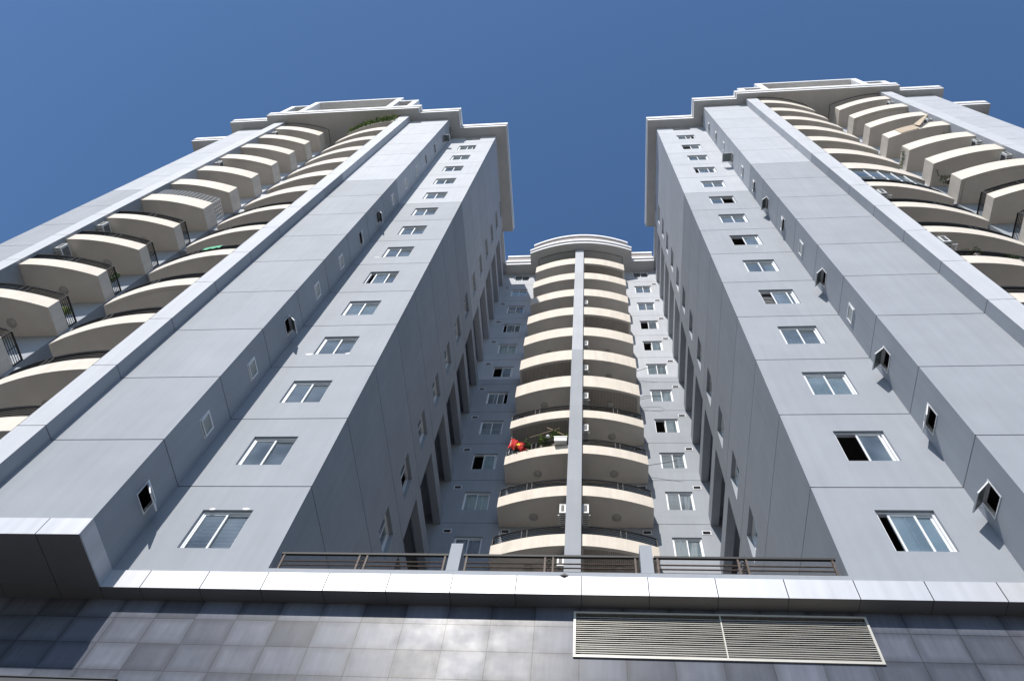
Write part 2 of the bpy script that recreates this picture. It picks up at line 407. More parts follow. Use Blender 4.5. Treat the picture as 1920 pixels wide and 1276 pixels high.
def leaves(mb, c, rx, ry, rz, n, s, rnd, m=0):
    for _ in range(n):
        while True:
            p = [rnd.uniform(-1, 1) for _ in range(3)]
            if sum(q * q for q in p) <= 1: break
        v = Vector((c[0] + p[0] * rx, c[1] + p[1] * ry, c[2] + p[2] * rz))
        a = Vector([rnd.gauss(0, 1) for _ in range(3)]).normalized(); b = a.orthogonal().normalized(); q = s * rnd.uniform(.6, 1.3)
        mb.quad([v - a * q, v + b * q * .45, v + a * q, v - b * q * .45], m)
    return mb

# ------------------------------------------------------------------ side towers
WST = {'L': {-1: 'bars', 0: 'closed', 1: 'closed', 2: 'grille', 3: 'curtain', 4: 'half_left', 5: 'closed', 6: 'closed', 7: 'curtain_side', 8: 'closed', 9: 'curtain_far', 10: 'closed', 11: 'mint', 12: 'half_right', 13: 'curtain_side'},
       'R': {-1: 'blind', 0: 'open_left', 1: 'mint', 2: 'grille', 3: 'grille_open', 4: 'curtain_far', 5: 'open_left', 6: 'closed', 7: 'open_right', 8: 'curtain_side', 9: 'half_left', 10: 'mint', 11: 'open_left', 12: 'half_right', 13: 'open_right'}}
AW = {'L': {-1: 32, 0: 4, 1: 3, 2: 38, 3: 2, 4: 2, 5: 14, 6: 30, 7: 2, 8: 2, 9: 3, 10: 8, 11: 10, 12: 72, 13: 12},
      'R': {-1: 44, 0: 24, 1: 42, 2: 3, 3: 34, 4: 2, 5: 10, 6: 32, 7: 8, 8: 4, 9: 84, 10: 2, 11: 5, 12: 6, 13: 82}}
GR = .028
def grooves(u0, u1, js, hh=.034):
    return [(u0, u1, Z0 + j * H - hh / 2, Z0 + j * H + hh / 2, GR, 0, 0) for j in js]

def tower(side):
    s = 1 if side == 'L' else -1             # s=+1: the courtyard lies at +x of this tower
    if side == 'L': xi, xb, xc, xd, mid = -7.04, -10.53, -13.5, -14.24, -18.77
    else: xi, xb, xc, xd, mid = 4.95, 8.30, 11.30, 12.06, 16.30
    mir = lambda x: 2 * mid - x
    zb, zt = 11.94, 58.68
    lab = {'L': 'left grey apartment tower with cream curved balconies and white stepped cornice',
           'R': 'right grey apartment tower with cream curved balconies, tan shade sheet hanging on it'}[side]
    T = empty('apartment_tower', (mid, 14, -GZ), lab, 'apartment tower', 'pair of tall apartment towers flanking the courtyard')
    JS = range(0, 14)
    w0, w1 = (.29, .71) if side == 'L' else (.33, .745)
    q0, q1 = (.52, .70) if side == 'L' else (.555, .745)
    W = MB()                                # materials: 0 wall, 1 dark room, 2 white reveal
    def wx(x0, x1, y, holes=()):            # wall facing -y
        a, b = min(x0, x1), max(x0, x1)
        W.wall((0, y, 0), (1, 0, 0), (0, -1, 0), a, b, zb, zt, list(holes) + grooves(a, b, JS))
    def wy(x, y0, y1, nx, holes=(), z1=zt):          # wall facing +-x
        W.wall((x, 0, 0), (0, 1, 0), (nx, 0, 0), y0, y1, zb, z1, list(holes) + grooves(y0, y1, JS))
    # A face with sliding windows
    if side == 'L': wa, wb = -9.42, -8.16
    else: wa, wb = 6.10, 7.34
    hs = []
    for j in range(-1, 14):
        c, d = Z0 + (j + w0) * H, min(Z0 + (j + w1) * H, 58.5)
        hs.append((wa, wb, c, d, .17, None, 0)); W.room((0, YA, 0), (1, 0, 0), (0, -1, 0), wa, wb, c, d, .18, 1.6, 1)
    wx(xi, xb, YA, hs)
    # return R1 with small awning windows
    hs = []
    for j in range(-1, 14):
        c, d = Z0 + (j + q0) * H, Z0 + (j + q1) * H
        ya_, yb_ = (10.28, 10.87) if side == 'L' else (10.36, 10.95)
        hs.append((ya_, yb_, c, d, .10, None, 0)); W.room((xb, 0, 0), (0, 1, 0), (s, 0, 0), ya_, yb_, c, d, .11, .9, 1)
    W.wall((xb, 0, 0), (0, 1, 0), (s, 0, 0), YB, YA, zb, zt, hs + grooves(YB, YA, JS))
    wx(xb, xc, YB)
    # far half: mirror
    wx(mir(xc), mir(xb), YB); wy(mir(xb), YB, YA, -s); wx(mir(xb), mir(xi), YA); wy(mir(xi), YA, 18.7, -s)
    # courtyard side with windows and loggia openings
    hs = []; YL0 = 18.4 if side == 'L' else 18.25
    for j in range(-1, 14):
        c, d = Z0 + (j + w0) * H, Z0 + (j + w1) * H
        if j == 13: d = min(d, 58.4)
        hs.append((16.08, 17.33, c, d, .24, None, 0)); W.room((xi, 0, 0), (0, 1, 0), (s, 0, 0), 16.08, 17.33, c, d, .25, 1.6, 1)
        hs.append((YL0, YT + .01, Z0 + (j + .01) * H, Z0 + (j + .775) * H if j < 13 else Z0 + (j + .86) * H - .1, .34, None, 0))
    W.wall((xi, 0, 0), (0, 1, 0), (s, 0, 0), YA, YT, zb, zt + .25, hs + [g for g in grooves(YA, YL0, JS)])
    # loggia inside: back wall, slabs, near end wall
    bx = xi - s * 1.35
    W.quad([(bx, YL0 - .6, zb), (bx, YT, zb), (bx, YT, zt + .2), (bx, YL0 - .6, zt + .2)], 0)
    W.quad([(bx, YL0, zb), (xi - s * .34, YL0, zb), (xi - s * .34, YL0, zt + .2), (bx, YL0, zt + .2)], 0)
    for j in range(-1, 15):
        z = Z0 + j * H
        if j == 14: z = zt + .1
        W.box(min(bx, xi - s * .34), max(bx, xi - s * .34), YL0 + .002, YT - .002, z - .13, z - .002, 0)
        if j < 14:   # door leaves opening to the loggia
            y1 = 19.6 if j % 2 else 20.3
            W.box(min(bx, bx + s * .03), max(bx, bx + s * .03), y1, y1 + .8, z + .004, z + 2.1, 2)
    # back of the balcony bay with the open slot between the two balconies
    xo = mir(xd)                             # inner edge of the far pillar
    rs0, rs1 = (xo + s * 3.25, xd - s * 3.3)  # slot edges
    hsB = []
    wx(xo, rs0, YW); wx(rs1, xd, YW)
    for xx, nn in ((rs0, s), (rs1, -s)):
        W.quad([(xx, YW, zb), (xx, 13.2, zb), (xx, 13.2, zt), (xx, YW, zt)], 0)
    W.quad([(rs0, 13.2, zb), (rs1, 13.2, zb), (rs1, 13.2, zt), (rs0, 13.2, zt)], 0)
    for j in range(0, 14):
        z = Z0 + j * H
        W.box(min(rs0, rs1) + .002, max(rs0, rs1) - .002, YW + .004, 13.19, z - .256, z - .06, 0)
        W.box(min(rs0, rs1) + .002, max(rs0, rs1) - .002, YW + .004, YW + .16, z - .06, z + .42, 0)
    # back and filling volumes
    W.quad([(mir(xi), 18.7, zb), (mir(xi), 24, zb), (mir(xi), 24, zt), (mir(xi), 18.7, zt)], 0)
    W.quad([(mir(xi), 24, zb), (bx, 24, zb), (bx, 24, zt), (mir(xi), 24, zt)], 0)
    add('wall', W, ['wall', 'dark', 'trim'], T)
    # pillars either side of the bay
    for (xa, xz) in ((xd, xc), (mir(xc), mir(xd))):
        a, b = min(xa, xz), max(xa, xz); P = MB()
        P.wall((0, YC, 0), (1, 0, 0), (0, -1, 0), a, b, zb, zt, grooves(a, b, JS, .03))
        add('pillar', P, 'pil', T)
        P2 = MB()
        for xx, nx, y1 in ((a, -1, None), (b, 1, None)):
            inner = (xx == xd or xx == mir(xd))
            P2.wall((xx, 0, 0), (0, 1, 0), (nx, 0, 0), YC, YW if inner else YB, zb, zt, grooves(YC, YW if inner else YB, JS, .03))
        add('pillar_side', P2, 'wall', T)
    # cornice, three stepped bands
    if side == 'L': ox_, oy1, oy2, oy3 = (.79, .78, .72), .72, .58, .52
    else: ox_, oy1, oy2, oy3 = (.64, .66, .64), .62, .43, .36
    def outline(o):
        X1, X2, X3 = xi + s * (ox_[0] + o), xb + s * (ox_[1] + o), xc + s * (ox_[2] + o)
        y1, y2, y3 = YA - oy1 - o, YB - oy2 - o, YC - oy3 - o
        h = [(X1, 18.75), (X1, y1), (X2, y1), (X2, y2), (X3, y2), (X3, y3)]
        return h + [(mir(x), y) for x, y in h[::-1]]
    Cn = MB()
    Cn.prism(outline(0), 58.68, 58.72, 0)
    Cn.prism(outline(0), 58.722, 59.02, 1); Cn.prism(outline(-.05), 59.02, 59.22, 0); Cn.prism(outline(.04), 59.22, 59.80, 1)
    add('cornice', Cn, ['soffit', 'trim'], T)
    R = MB(); a, b = sorted((mir(xi), xi)); R.box(a, b, 18.76, 24, zt - .002, 58.93, 0)
    add('roof', R, ['trim'], T)
    # crown: stepped open frame standing on the cornice
    K = MB(); yk, dk = (8.98, 1.7) if side == 'L' else (9.12, 1.6)
    xl = mid - s * -3.22; k1 = 3.82; k2 = 5.42; t1 = .48
    base = 59.8; mc = mid - .5 if side == 'L' else mid + .42; topm, topl = (65.6, 64.1) if side == 'L' else (64.0, 62.3)
    K.box(mc - k1, mc + k1, yk, yk + dk, topm - .34, topm, 0)
    for q in (-1, 1):
        a, b = sorted((mc + q * k1, mc + q * (k1 - t1))); K.box(a, b, yk, yk + dk, base, topm - .34, 0)
        a, b = sorted((mc + q * k1, mc + q * k2)); K.box(a, b, yk + .03, yk + dk, topl - .3, topl, 0)
        a, b = sorted((mc + q * (k2 - t1 * .9), mc + q * k2)); K.box(a, b, yk + .03, yk + dk, base, topl - .3, 0)
    K.box(mc - k2 + .02, mc + k2 - .02, yk + dk, yk + dk + .15, base, topl - .31, 1)
    K.box(mc - k1 + .02, mc + k1 - .02, yk + dk, yk + dk + .15, topl - .3, topm - .36, 1)
    K.box(mc - k1 + t1 + .004, mc + k1 - t1 - .004, yk + .06, yk + dk - .01, topm - .42, topm - .345, 1)
    for q in (-1, 1):
        a, b = sorted((mc + q * (k1 + .004), mc + q * (k2 - t1 * .9 - .004))); K.box(a, b, yk + .08, yk + dk - .01, topl - .38, topl - .305, 1)
    add('crown_frame', K, ['trim', 'soffit'], T)
    # dark tubes drawn as the shade line of a recess above the top balconies
    for (x0, sg, LL, y0) in ((xo, s, 3.27, 9.48), (xd, -s, 3.6, 9.33)):
        pts = [(x0 + sg * LL * i / 14, y0 - .0 + .057 * (LL * i / 14) ** 2) for i in range(15)] + [(x0 + sg * LL, YW)]
        Bd = MB(); Bd.tube([(x, y, 58.675) for x, y in pts], .022, 4); add('recess_shade_line', Bd, ['acdark'], T)
    # windows
    for j in range(-1, 14):
        c, d = Z0 + (j + w0) * H, min(Z0 + (j + w1) * H, 58.5)
        sliding_window(T, (0, YA, 0), (1, 0, 0), (0, -1, 0), wa, wb, c, d, WST[side][j])
        c, d = Z0 + (j + q0) * H, Z0 + (j + q1) * H
        awning_window(T, (xb, 0, 0), (0, 1, 0), (s, 0, 0), *((10.28, 10.87) if side == 'L' else (10.36, 10.95)), c, d, AW[side][j])
        c, d = Z0 + (j + w0) * H, min(Z0 + (j + w1) * H, 58.4)
        sliding_window(T, (xi - s * .08, 0, 0), (0, 1, 0), (s, 0, 0), 16.08, 17.33, c, d, ('closed', 'curtain', 'half_left', 'closed', 'open_right')[(j + (2 if side == 'L' else 0)) % 5])
    # balconies: two kinds of ground form, each built once per fitting and copied up the tower
    made = {}
    for grp, (x0, sg, LL, y0) in {'outer': (xo, s, 3.27, 9.48), 'inner': (xd, -s, 3.6, 9.34)}.items():
        for j in range(0, 14):
            rl = j <= 6
            rims = {('L', 'outer'): (3 + 7, 12), ('L', 'inner'): (3, 8, 9, 12), ('R', 'outer'): (7, 12), ('R', 'inner'): (9,)}[(side, grp)]
            ce = 'rim' if j in rims else False
            key = (grp, rl, ce); org = (x0, YW, Z0 + j * H)
            if key in made: copy_at(made[key], T, org)
            else: made[key] = balcony(T, org, sg, LL, y0, x0, YW, .42 if rl else .86, .96 if rl else None, ce)
    return T, dict(xi=xi, xb=xb, xc=xc, xd=xd, mid=mid, xo=xo, s=s)

TL, PL = tower('L')
TR, PR = tower('R')

rp = random.Random(11)
K = []
for (x, z, w_, h_) in ((-9.55, Z0 + (2 + .285) * H, .28, .07), (-8.2, Z0 + (2 + .29) * H, .16, .06), (-9.2, Z0 + (-1 + .72) * H, .16, .05), (-8.35, Z0 + (-1 + .72) * H, .18, .05), (-9.62, Z0 + (5 + .28) * H, .3, .04), (7.0, Z0 + (5 + .24) * H, .1, .06)):
    P = MB(); n = 11; pts = []
    for k in range(n):
        a = 2 * math.pi * k / n; q = rp.uniform(.6, 1.1); pts.append((x + w_ * .6 * q * math.cos(a), YA - .004, z + h_ * q * math.sin(a)))
    P.quad(pts); add('plaster_patch', P, 'trim', TL if x < 0 else TR)
# ------------------------------------------------------------------ middle block
xv = -.95; XCL, XCR = -1.27, -.63
TM = empty('apartment_block', (xv, 24, -GZ), 'middle apartment block set back between the towers, cream balconies either side of a grey column', 'apartment block')
W = MB(); hs = []
cst = {'L': ['closed', 'lilac', 'curtain', 'curtain_open', 'grille', 'half_right', 'open_left', 'curtain', 'half_left', 'closed', 'curtain', 'closed'],
       'R': ['curtain_open', 'curtain', 'lilac', 'bars', 'curtain_open', 'curtain', 'curtain', 'curtain_open', 'open_left', 'closed', 'closed', 'closed']}
wins = []
for j in range(-2, 10):
    for sd, (a, b, r0, r1) in {'L': (-6.26, -5.0, .29, .71), 'R': (3.2, 4.45, .31, .73)}.items():
        c, d = ZT + (j + r0) * H, ZT + (j + r1) * H
        if j == 9: d = min(d, 58.2)
        hs.append((a, b, c, d, .17, None, 0)); W.room((0, YT, 0), (1, 0, 0), (0, -1, 0), a, b, c, d, .18, 1.5, 1)
        wins.append((a, b, c, d, cst[sd][j + 2]))
vents = []
for j in range(-3, 10):
    for a, b in ((-6.82, -6.5), (4.55, 4.87), (-4.2, -3.9), (2.02, 2.34)):
        c = ZT + (j + .79) * H
        if c > 58: continue
        hs.append((a, b, c, c + .2, .15, 1, 0)); vents.append((a, b, c, c + .2))
W.wall((0, YT, 0), (1, 0, 0), (0, -1, 0), -8.6, 6.5, 11.9, 58.35, hs + [(-8.6, 6.5, ZT + j * H - .015, ZT + j * H + .015, .025, 0, 0) for j in range(-4, 10)])
W.quad([(-8.6, YT, 11.9), (-8.6, 32, 11.9), (-8.6, 32, 58.35), (-8.6, YT, 58.35)], 0); W.quad([(6.5, YT, 11.9), (6.5, 32, 11.9), (6.5, 32, 58.35), (6.5, YT, 58.35)], 0)
W.quad([(-8.6, 32, 11.9), (6.5, 32, 11.9), (6.5, 32, 58.35), (-8.6, 32, 58.35)], 0)
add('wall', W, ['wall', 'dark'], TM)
for a, b, c, d, st in wins: sliding_window(TM, (0, YT, 0), (1, 0, 0), (0, -1, 0), a, b, c, d, st)
v0 = None
for a, b, c, d in vents:
    if v0 is None or (b - a) != 0:
        if v0 is None:
            f = MB(); t = .035
            f.box(a - t, b + t, YT - .02, YT, c - t, c); f.box(a - t, b + t, YT - .02, YT, d, d + t); f.box(a - t, a, YT - .02, YT, c, d); f.box(b, b + t, YT - .02, YT, c, d)
            for k in range(4): f.box(a, b, YT + .05, YT + .07, c + .02 + .05 * k, c + .03 + .05 * k, 1)
            v0 = add('vent', f, ['trim', 'acdark'], TM, (a, YT, c))
        else: copy_at(v0, TM, (a, YT, c))
# column
P = MB(); P.box(XCL, XCR, 20.36, 20.62, 11.95, 58.33); add('column', P, 'wall', TM)
P = MB(); P.box(xv - .08, xv + .08, 20.63, YT, 11.95, 58.3); add('partition_wall', P, 'wall', TM)
# balconies
made = {}
boards = {'L': (4, 2), 'R': (9, 6, 3, -1)}
for sd, (x0, sg, LL) in {'L': (XCL, -1, 3.1), 'R': (XCR, 1, 3.1)}.items():
    for j in range(-3, 10):
        rl = j <= 2; ce = 'boards' if (j + 1) in [q + 1 for q in boards[sd]] else False
        # boards are fixed under the slab of the storey above the listed floor
        key = (sd, rl, ce); org = (x0, YT, ZT + j * H)
        if key in made: copy_at(made[key], TM, org)
        else: made[key] = balcony(TM, org, sg, LL, 20.55, xv, YT, .44 if rl else .95, .97 if rl else None, ce, lamp=(1.5, 1.0))
# cornice
def arc(o, n=16):
    xs = [-4.92 - o + (8.06 + 2 * o) * i / n for i in range(n + 1)]
    return [(x, 19.8 - o + .047 * (x + .9) ** 2) for x in xs]
def cout(o, y=21.46): return [(-7.0, 30), (-7.0, y - o), (-4.92 - o, y - o)] + arc(o) + [(3.14 + o, y - o), (4.93, y - o), (4.93, 30)]
K = MB(); K.prism(cout(0), 58.33, 58.37, 0); K.prism(cout(.0), 58.372, 58.60, 1); K.prism(cout(-.06), 58.60, 58.88, 0); K.prism(cout(.05), 58.88, 59.17, 1); K.prism(cout(-.1), 59.17, 59.3, 0)
add('cornice', K, ['soffit', 'trim'], TM)
K = MB(); K.prism([(-6.99, 29.9), (-6.99, 21.66), (-4.5, 21.66)] + [(x * .94 - .06, y + .2) for x, y in arc(0)] + [(2.7, 21.66), (4.92, 21.66), (4.92, 29.9)], 59.3, 60.45, 0)
add('parapet', K, ['cap'], TM)
K = MB(); K.prism([(-6.995, 29.95), (-6.995, 21.56), (-4.6, 21.56)] + [(x * .955 - .05, y + .08) for x, y in arc(0)] + [(2.8, 21.56), (4.925, 21.56), (4.925, 29.95)], 60.45, 60.74, 0)
add('coping', K, ['trim'], TM)
for x0, x1 in ((-4.25, -1.3), (-.6, 2.42)):
    pts = [(x0 + (x1 - x0) * i / 12, 20.46 + .056 * (x0 + (x1 - x0) * i / 12 - xv) ** 2) for i in range(13)]
    pts = ([(x0, 21.6)] + pts) if x0 < -3 else (pts + [(x1, 21.6)])
    Bd = MB(); Bd.tube([(x, y, 58.325) for x, y in pts], .022, 4); add('recess_shade_line', Bd, ['acdark'], TM)  # dark tube stands in for the shaded edge of a soffit recess

# ------------------------------------------------------------------ podium
PD = empty('podium_building', (-1, 11.5, -GZ), 'grey stone tiled podium with white metal ledge and terrace along the bottom', 'podium')
W = MB()
lx0, lx1, lz0, lz1 = -.44, 5.02, 10.24, 11.26
W.wall((0, YK, 0), (1, 0, 0), (0, -1, 0), -34, 33, -GZ, 11.43, [(lx0, lx1, lz0, lz1, .28, 1, 0)])
W.quad([(-34, YK, -GZ), (-34, 24, -GZ), (-34, 24, 11.9), (-34, YK, 11.9)], 0); W.quad([(33, YK, -GZ), (33, 24, -GZ), (33, 24, 11.9), (33, YK, 11.9)], 0)
add('tile_wall', W, ['tile', 'black'], PD)  # black back of the louvre opening paints in its unlit depth
# cladding band: face, soffit and open joints between panels
K = MB(); o = .035; c0, c1 = 11.43, 11.935
jx = [-9.6 + 1.325 * k for k in range(14)]
def vj(xs): return [(x - .009, x + .009, c0, c1, .05, 1, 1) for x in xs]
def band(x0, x1, y, xs):
    K.wall((0, y - o, 0), (1, 0, 0), (0, -1, 0), x0, x1, c0, c1, vj([x for x in xs if x0 < x < x1]))
    cuts = [x0] + [x for x in sorted(xs) if x0 < x < x1] + [x1]
    for a, b in zip(cuts, cuts[1:]):
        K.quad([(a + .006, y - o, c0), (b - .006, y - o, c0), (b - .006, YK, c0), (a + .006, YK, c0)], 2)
        K.quad([(b - .006, y - o + .01, c0 + .02), (b + .006, y - o + .01, c0 + .02), (b + .006, YK, c0 + .02), (b - .006, YK, c0 + .02)], 1)
    K.quad([(x0, y - o, c1), (x1, y - o, c1), (x1, y + .3, c1), (x0, y + .3, c1)], 0)
xb1, xb2 = -10.53 + o, 8.30 - o
band(xb1, xb2, YA, jx)
bx_ = [-11.46 - 1.3 * k for k in range(16)]
band(-27.1, xb1, YB, bx_); band(xb2, 24.4, YB, [9.4 + 1.3 * k for k in range(12)])
for x in (xb1, xb2): K.quad([(x, YB - o, c0), (x, YA - o, c0), (x, YA - o, c1), (x, YB - o, c1)], 0)
for x0, x1, y in ((-14.28, -13.46, YC), (-24.1, -23.3, YC), (11.26, 12.1, YC), (20.5, 21.3, YC)): K.box(x0, x1, y - o - .01, YB, c0 - .002, c1 + .002, 0)
K.box(-34, -27.11, YA - o, YK - .01, c0, c1, 0); K.box(24.41, 33, YA - o, YK - .01, c0, c1, 0)
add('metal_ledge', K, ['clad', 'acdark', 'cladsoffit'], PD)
# parapet strip, terrace floor and posts
K = MB(); K.box(-7.04, 4.95, YA, YA + .18, 11.937, 12.09); add('parapet', K, 'wall', PD)
K = MB(); K.box(-33, 32, YA + .2, 24, 11.6, 11.89); add('terrace_floor', K, 'terrace', PD)
for a, b in ((-3.17, -2.91), (.89, 1.15)):
    K = MB(); K.box(a, b, YA - .002, YA + .32, 12.09, 12.93); add('post', K, 'wall', PD)
for a, b, m0 in ((-6.95, -3.2, -5.08), (-2.87, .86, -1.02), (1.18, 4.86, 2.98)):
    K = MB(); y = YA + .1; zt = 12.63
    K.box(a, b, y - .028, y + .028, zt, zt + .055, 1)
    for k in range(3):
        K.tube([(a + .07, y, 12.19 + .125 * k), (b - .07, y, 12.19 + .125 * k)], .017, 6)
    for x in (a + .07, m0 - .085, m0 + .085, b - .07): K.box(x - .02, x + .02, y - .018, y + .018, 12.085, zt)
    for k in range(3):
        z = 12.12 + .165 * k
        K.tube([(m0 - .07, y, z), (m0 + .07, y, z + .15)], .011, 4, 1); K.tube([(m0 - .07, y, z + .15), (m0 + .07, y, z)], .011, 4, 1)
    add('railing', K, ['rust', 'black'], PD)
# louvred vent
K = MB(); t = .045; y = YK
K.box(lx0 - t, lx1 + t, y - .03, y + .05, lz0 - t, lz0); K.box(lx0 - t, lx1 + t, y - .03, y + .05, lz1, lz1 + t)
K.box(lx0 - t, lx0, y - .03, y + .05, lz0, lz1); K.box(lx1, lx1 + t, y - .03, y + .05, lz0, lz1); K.box(2.325, 2.35, y - .025, y + .04, lz0, lz1)
lv = add('louvre_vent', K, 'louvre', PD)
K = MB(); n = 19
for i in range(n):
    z = lz0 + .02 + (lz1 - .11 - lz0) * i / (n - 1)
    for a, b in ((lx0, 2.324), (2.351, lx1)):
        pts = []
        for k in range(9):
            x = a + (b - a) * k / 8; pts.append((x, z + .003 * math.sin(k * 1.3 + i * 2.1)))
        for (x1, z1), (x2, z2) in zip(pts, pts[1:]):
            K.hexa(lambda p, q, t: ((x1, x2)[p], y + q, (z1, z2)[p] + t), 0, 1, -.01, .004, 0, .0115)
add('slats', K, 'louvre', lv)
K = MB(); K.box(-20, -9.0, YK - .05, YK - .002, 9.0, 9.37); K.box(-20, -8.99, YK - .07, YK - .002, 9.37, 9.39)
add('canopy', K, ['acdark'], PD)
K = MB()
cx, cz = -.68, 11.95
K.quad([(cx - .1, YA - .04, cz), (cx, YA - .04, cz - .075), (cx + .1, YA - .04, cz), (cx, YA - .04, cz + .075)]); K.quad([(cx - .1, YA - .04, cz), (cx, YA - .01, cz + .075), (cx + .1, YA - .04, cz), (cx, YA - .07, cz - .02)])
add('drain_spout', K, ['acdark'], PD)

# ------------------------------------------------------------------ loose things
def zj(j): return Z0 + j * H
def ztj(j): return ZT + j * H
sL, sR = PL['xo'], PR['xo']
for j, l in ((4, 'air conditioner on left tower pillar near black railings, lower of the two'), (5, 'air conditioner on left tower pillar near black railings, upper of the two'),
             (9, 'air conditioner between solid cream balconies, midway up the left tower'), (12, 'air conditioner under the highest outer balcony of the left tower')):
    ac_unit(l, (sL + .2, 9.95, zj(j) + 2.0), 1)
for j, l in ((7, 'air conditioner on right tower outer pillar, level with the hanging flower basket'), (8, 'air conditioner on right tower, under the balcony next below the tan sheet'),
             (10, 'air conditioner on right tower just above the tan hanging sheet'), (12, 'air conditioner under the highest outer balcony of right tower')):
    ac_unit(l, (sR - .2, 9.95, zj(j) + 2.0), -1)
for j, sg, l in ((-1, -1, 'air conditioner left of the grey column, above second railing from the bottom'), (-1, 1, 'air conditioner right of the grey column, above second railing from the bottom'),
                 (1, 1, 'air conditioner right of the grey column, level with the red flag'), (3, 1, 'air conditioner right of grey column, between the two lowest solid cream balconies'),
                 (4, 1, 'air conditioner right of column, fifth balcony from the top cornice'), (6, 1, 'air conditioner right of column, under third cream balcony from the top'),
                 (2, 1, 'air conditioner right of column, under the lowest solid cream balcony'),
                 (-2, -1, 'air conditioner left of the column behind the middle terrace railing')):
    x = xv + sg * .49
    ac_unit(l, (x, 21.2, ztj(j) + 2.1), sg)

rnd = random.Random(3)
def yin(x): return 9.34 + .057 * (x - PL['xd']) ** 2
# hedge on the top inner balcony of the left tower
G = MB()
for i in range(46):
    x = PL['xd'] - .1 - 3.45 * i / 45
    leaves(G, (x, yin(x) - .1 + rnd.uniform(-.08, .1), zj(13) + .42 + rnd.uniform(-.1, .1)), .16, .16, .72, 60, .06, rnd, 0 if i % 4 else 1)
    if rnd.random() < .45: leaves(G, (x, yin(x) - .16, zj(13) + 1.1), .16, .12, .5, 4, .05, rnd, 2)
    if rnd.random() < .25: leaves(G, (x, yin(x) - .1, zj(13) + 1.45), .08, .1, .35, 8, .05, rnd, 1)
hd = add('hedge', G, ['leaf', 'leaf2', 'yellow'], None, (PL['xd'] - 1.8, 9.6, zj(13) + .86))
tag(hd, 'green hedge with yellow flowers overflowing the top balcony of left tower', 'hedge')
# plants and things on the middle block balcony with the flag
def ym(x): return 20.55 + .057 * (x - xv) ** 2
def plant(x, y, z, rx, rz, n, label, m=('leaf', 'leaf2'), fl=None, cat='potted plant', group=None, pot=True, s=.06):
    o = empty('potted_plant' if pot else 'shrub', (x, y, z), label, cat, group)
    G = MB()
    for k in range(7):
        leaves(G, (x + rnd.uniform(-rx, rx) * .6, y + rnd.uniform(-.1, .1), z + .25 + rnd.uniform(.2, 1) * rz), rx * .5, rx * .4, rz * .35, n // 7, s, rnd, k % 2)
    if fl: leaves(G, (x, y - .05, z + .3 + rz * .6), rx, rx * .6, rz * .6, 14, .045, rnd, 2)
    add('foliage', G, list(m) + ([fl] if fl else []), o, (x, y, z))
    P = MB()
    for k in range(10):
        a1, a2 = 2 * math.pi * k / 10, 2 * math.pi * (k + 1) / 10
        P.quad([(x + .1 * math.cos(a1), y + .1 * math.sin(a1), z), (x + .1 * math.cos(a2), y + .1 * math.sin(a2), z), (x + .15 * math.cos(a2), y + .15 * math.sin(a2), z + .25), (x + .15 * math.cos(a1), y + .15 * math.sin(a1), z + .25)])
    P.quad([(x + .1 * math.cos(2 * math.pi * k / 10), y + .1 * math.sin(2 * math.pi * k / 10), z) for k in range(10)])
    P.tube([(x, y, z + .2), (x, y, z + .3 + rz * .6)], .012, 4)
    add('pot', P, 'pot', o, (x, y, z))
    return o
zf = ztj(1) + .25
plant(-2.6, ym(-2.6) + .12, zf + .1, .34, 1.0, 420, 'bushy yellow green plant on the flag balcony, left of white globe', ('leaf2', 'leaf'), group='plants on the flag balcony')
plant(-2.0, ym(-2.0) + .12, zf + .1, .3, 1.25, 420, 'tall yellow green plant on the flag balcony beneath the bamboo poles', ('leaf2', 'leaf'), group='plants on the flag balcony')
plant(-3.25, ym(-3.25) + .12, zf, .3, .8, 240, 'low dark plant behind railing on flag balcony, with red blooms', ('leaf', 'leaf'), 'pink', group='plants on the flag balcony')
plant(-3.75, ym(-3.75) + .12, zf, .26, .55, 200, 'small dark plant beside the red flag behind railing', ('leaf', 'leaf'), 'pink', group='plants on the flag balcony')
plant(-1.5, ym(-1.5) + .14, zf, .2, .9, 160, 'slim plant against the grey column on flag balcony', ('leaf', 'leaf2'), group='plants on the flag balcony')
# flag
fo = empty('flag', (-4.15, ym(-4.15) - .02, ztj(1) + .5), 'red flag with yellow star drooping from middle block balcony', 'flag')
G = MB(); n, m = 34, 14; bx0, bz0 = -4.12, ztj(1) + 1.75
def fp(i, k):
    u, v = i / n, k / m
    return (bx0 - .05 + u * .95 - v * .12, ym(-4.1) - .12 + .06 * math.sin(u * 15 + v * 2.5) * (.4 + v) + .03 * math.sin(u * 31), bz0 - u * .72 - v * (.85 - .35 * u) + .03 * math.sin(u * 12 + v * 3))
for i in range(n):
    for k in range(m): G.quad([fp(i, k), fp(i + 1, k), fp(i + 1, k + 1), fp(i, k + 1)])
add('cloth', G, 'red', fo, smooth=True)
G = MB(); c = Vector(fp(17, 7)) + Vector((0, -.1, 0)); pts = []
for k in range(10):
    r = .15 if k % 2 == 0 else .06; a = math.pi / 2 + math.pi * k / 5; pts.append((c[0] + r * math.cos(a), c[1], c[2] + r * math.sin(a)))
for k in range(10): G.quad([tuple(c), pts[k], pts[(k + 1) % 10]])
add('star', G, 'star', fo)
G = MB(); G.tube([(-4.2, ym(-4.1) - .03, ztj(1) + .45), (-4.16, ym(-4.1) - .08, ztj(1) + 1.85)], .014, 6); add('pole', G, 'alu', fo)
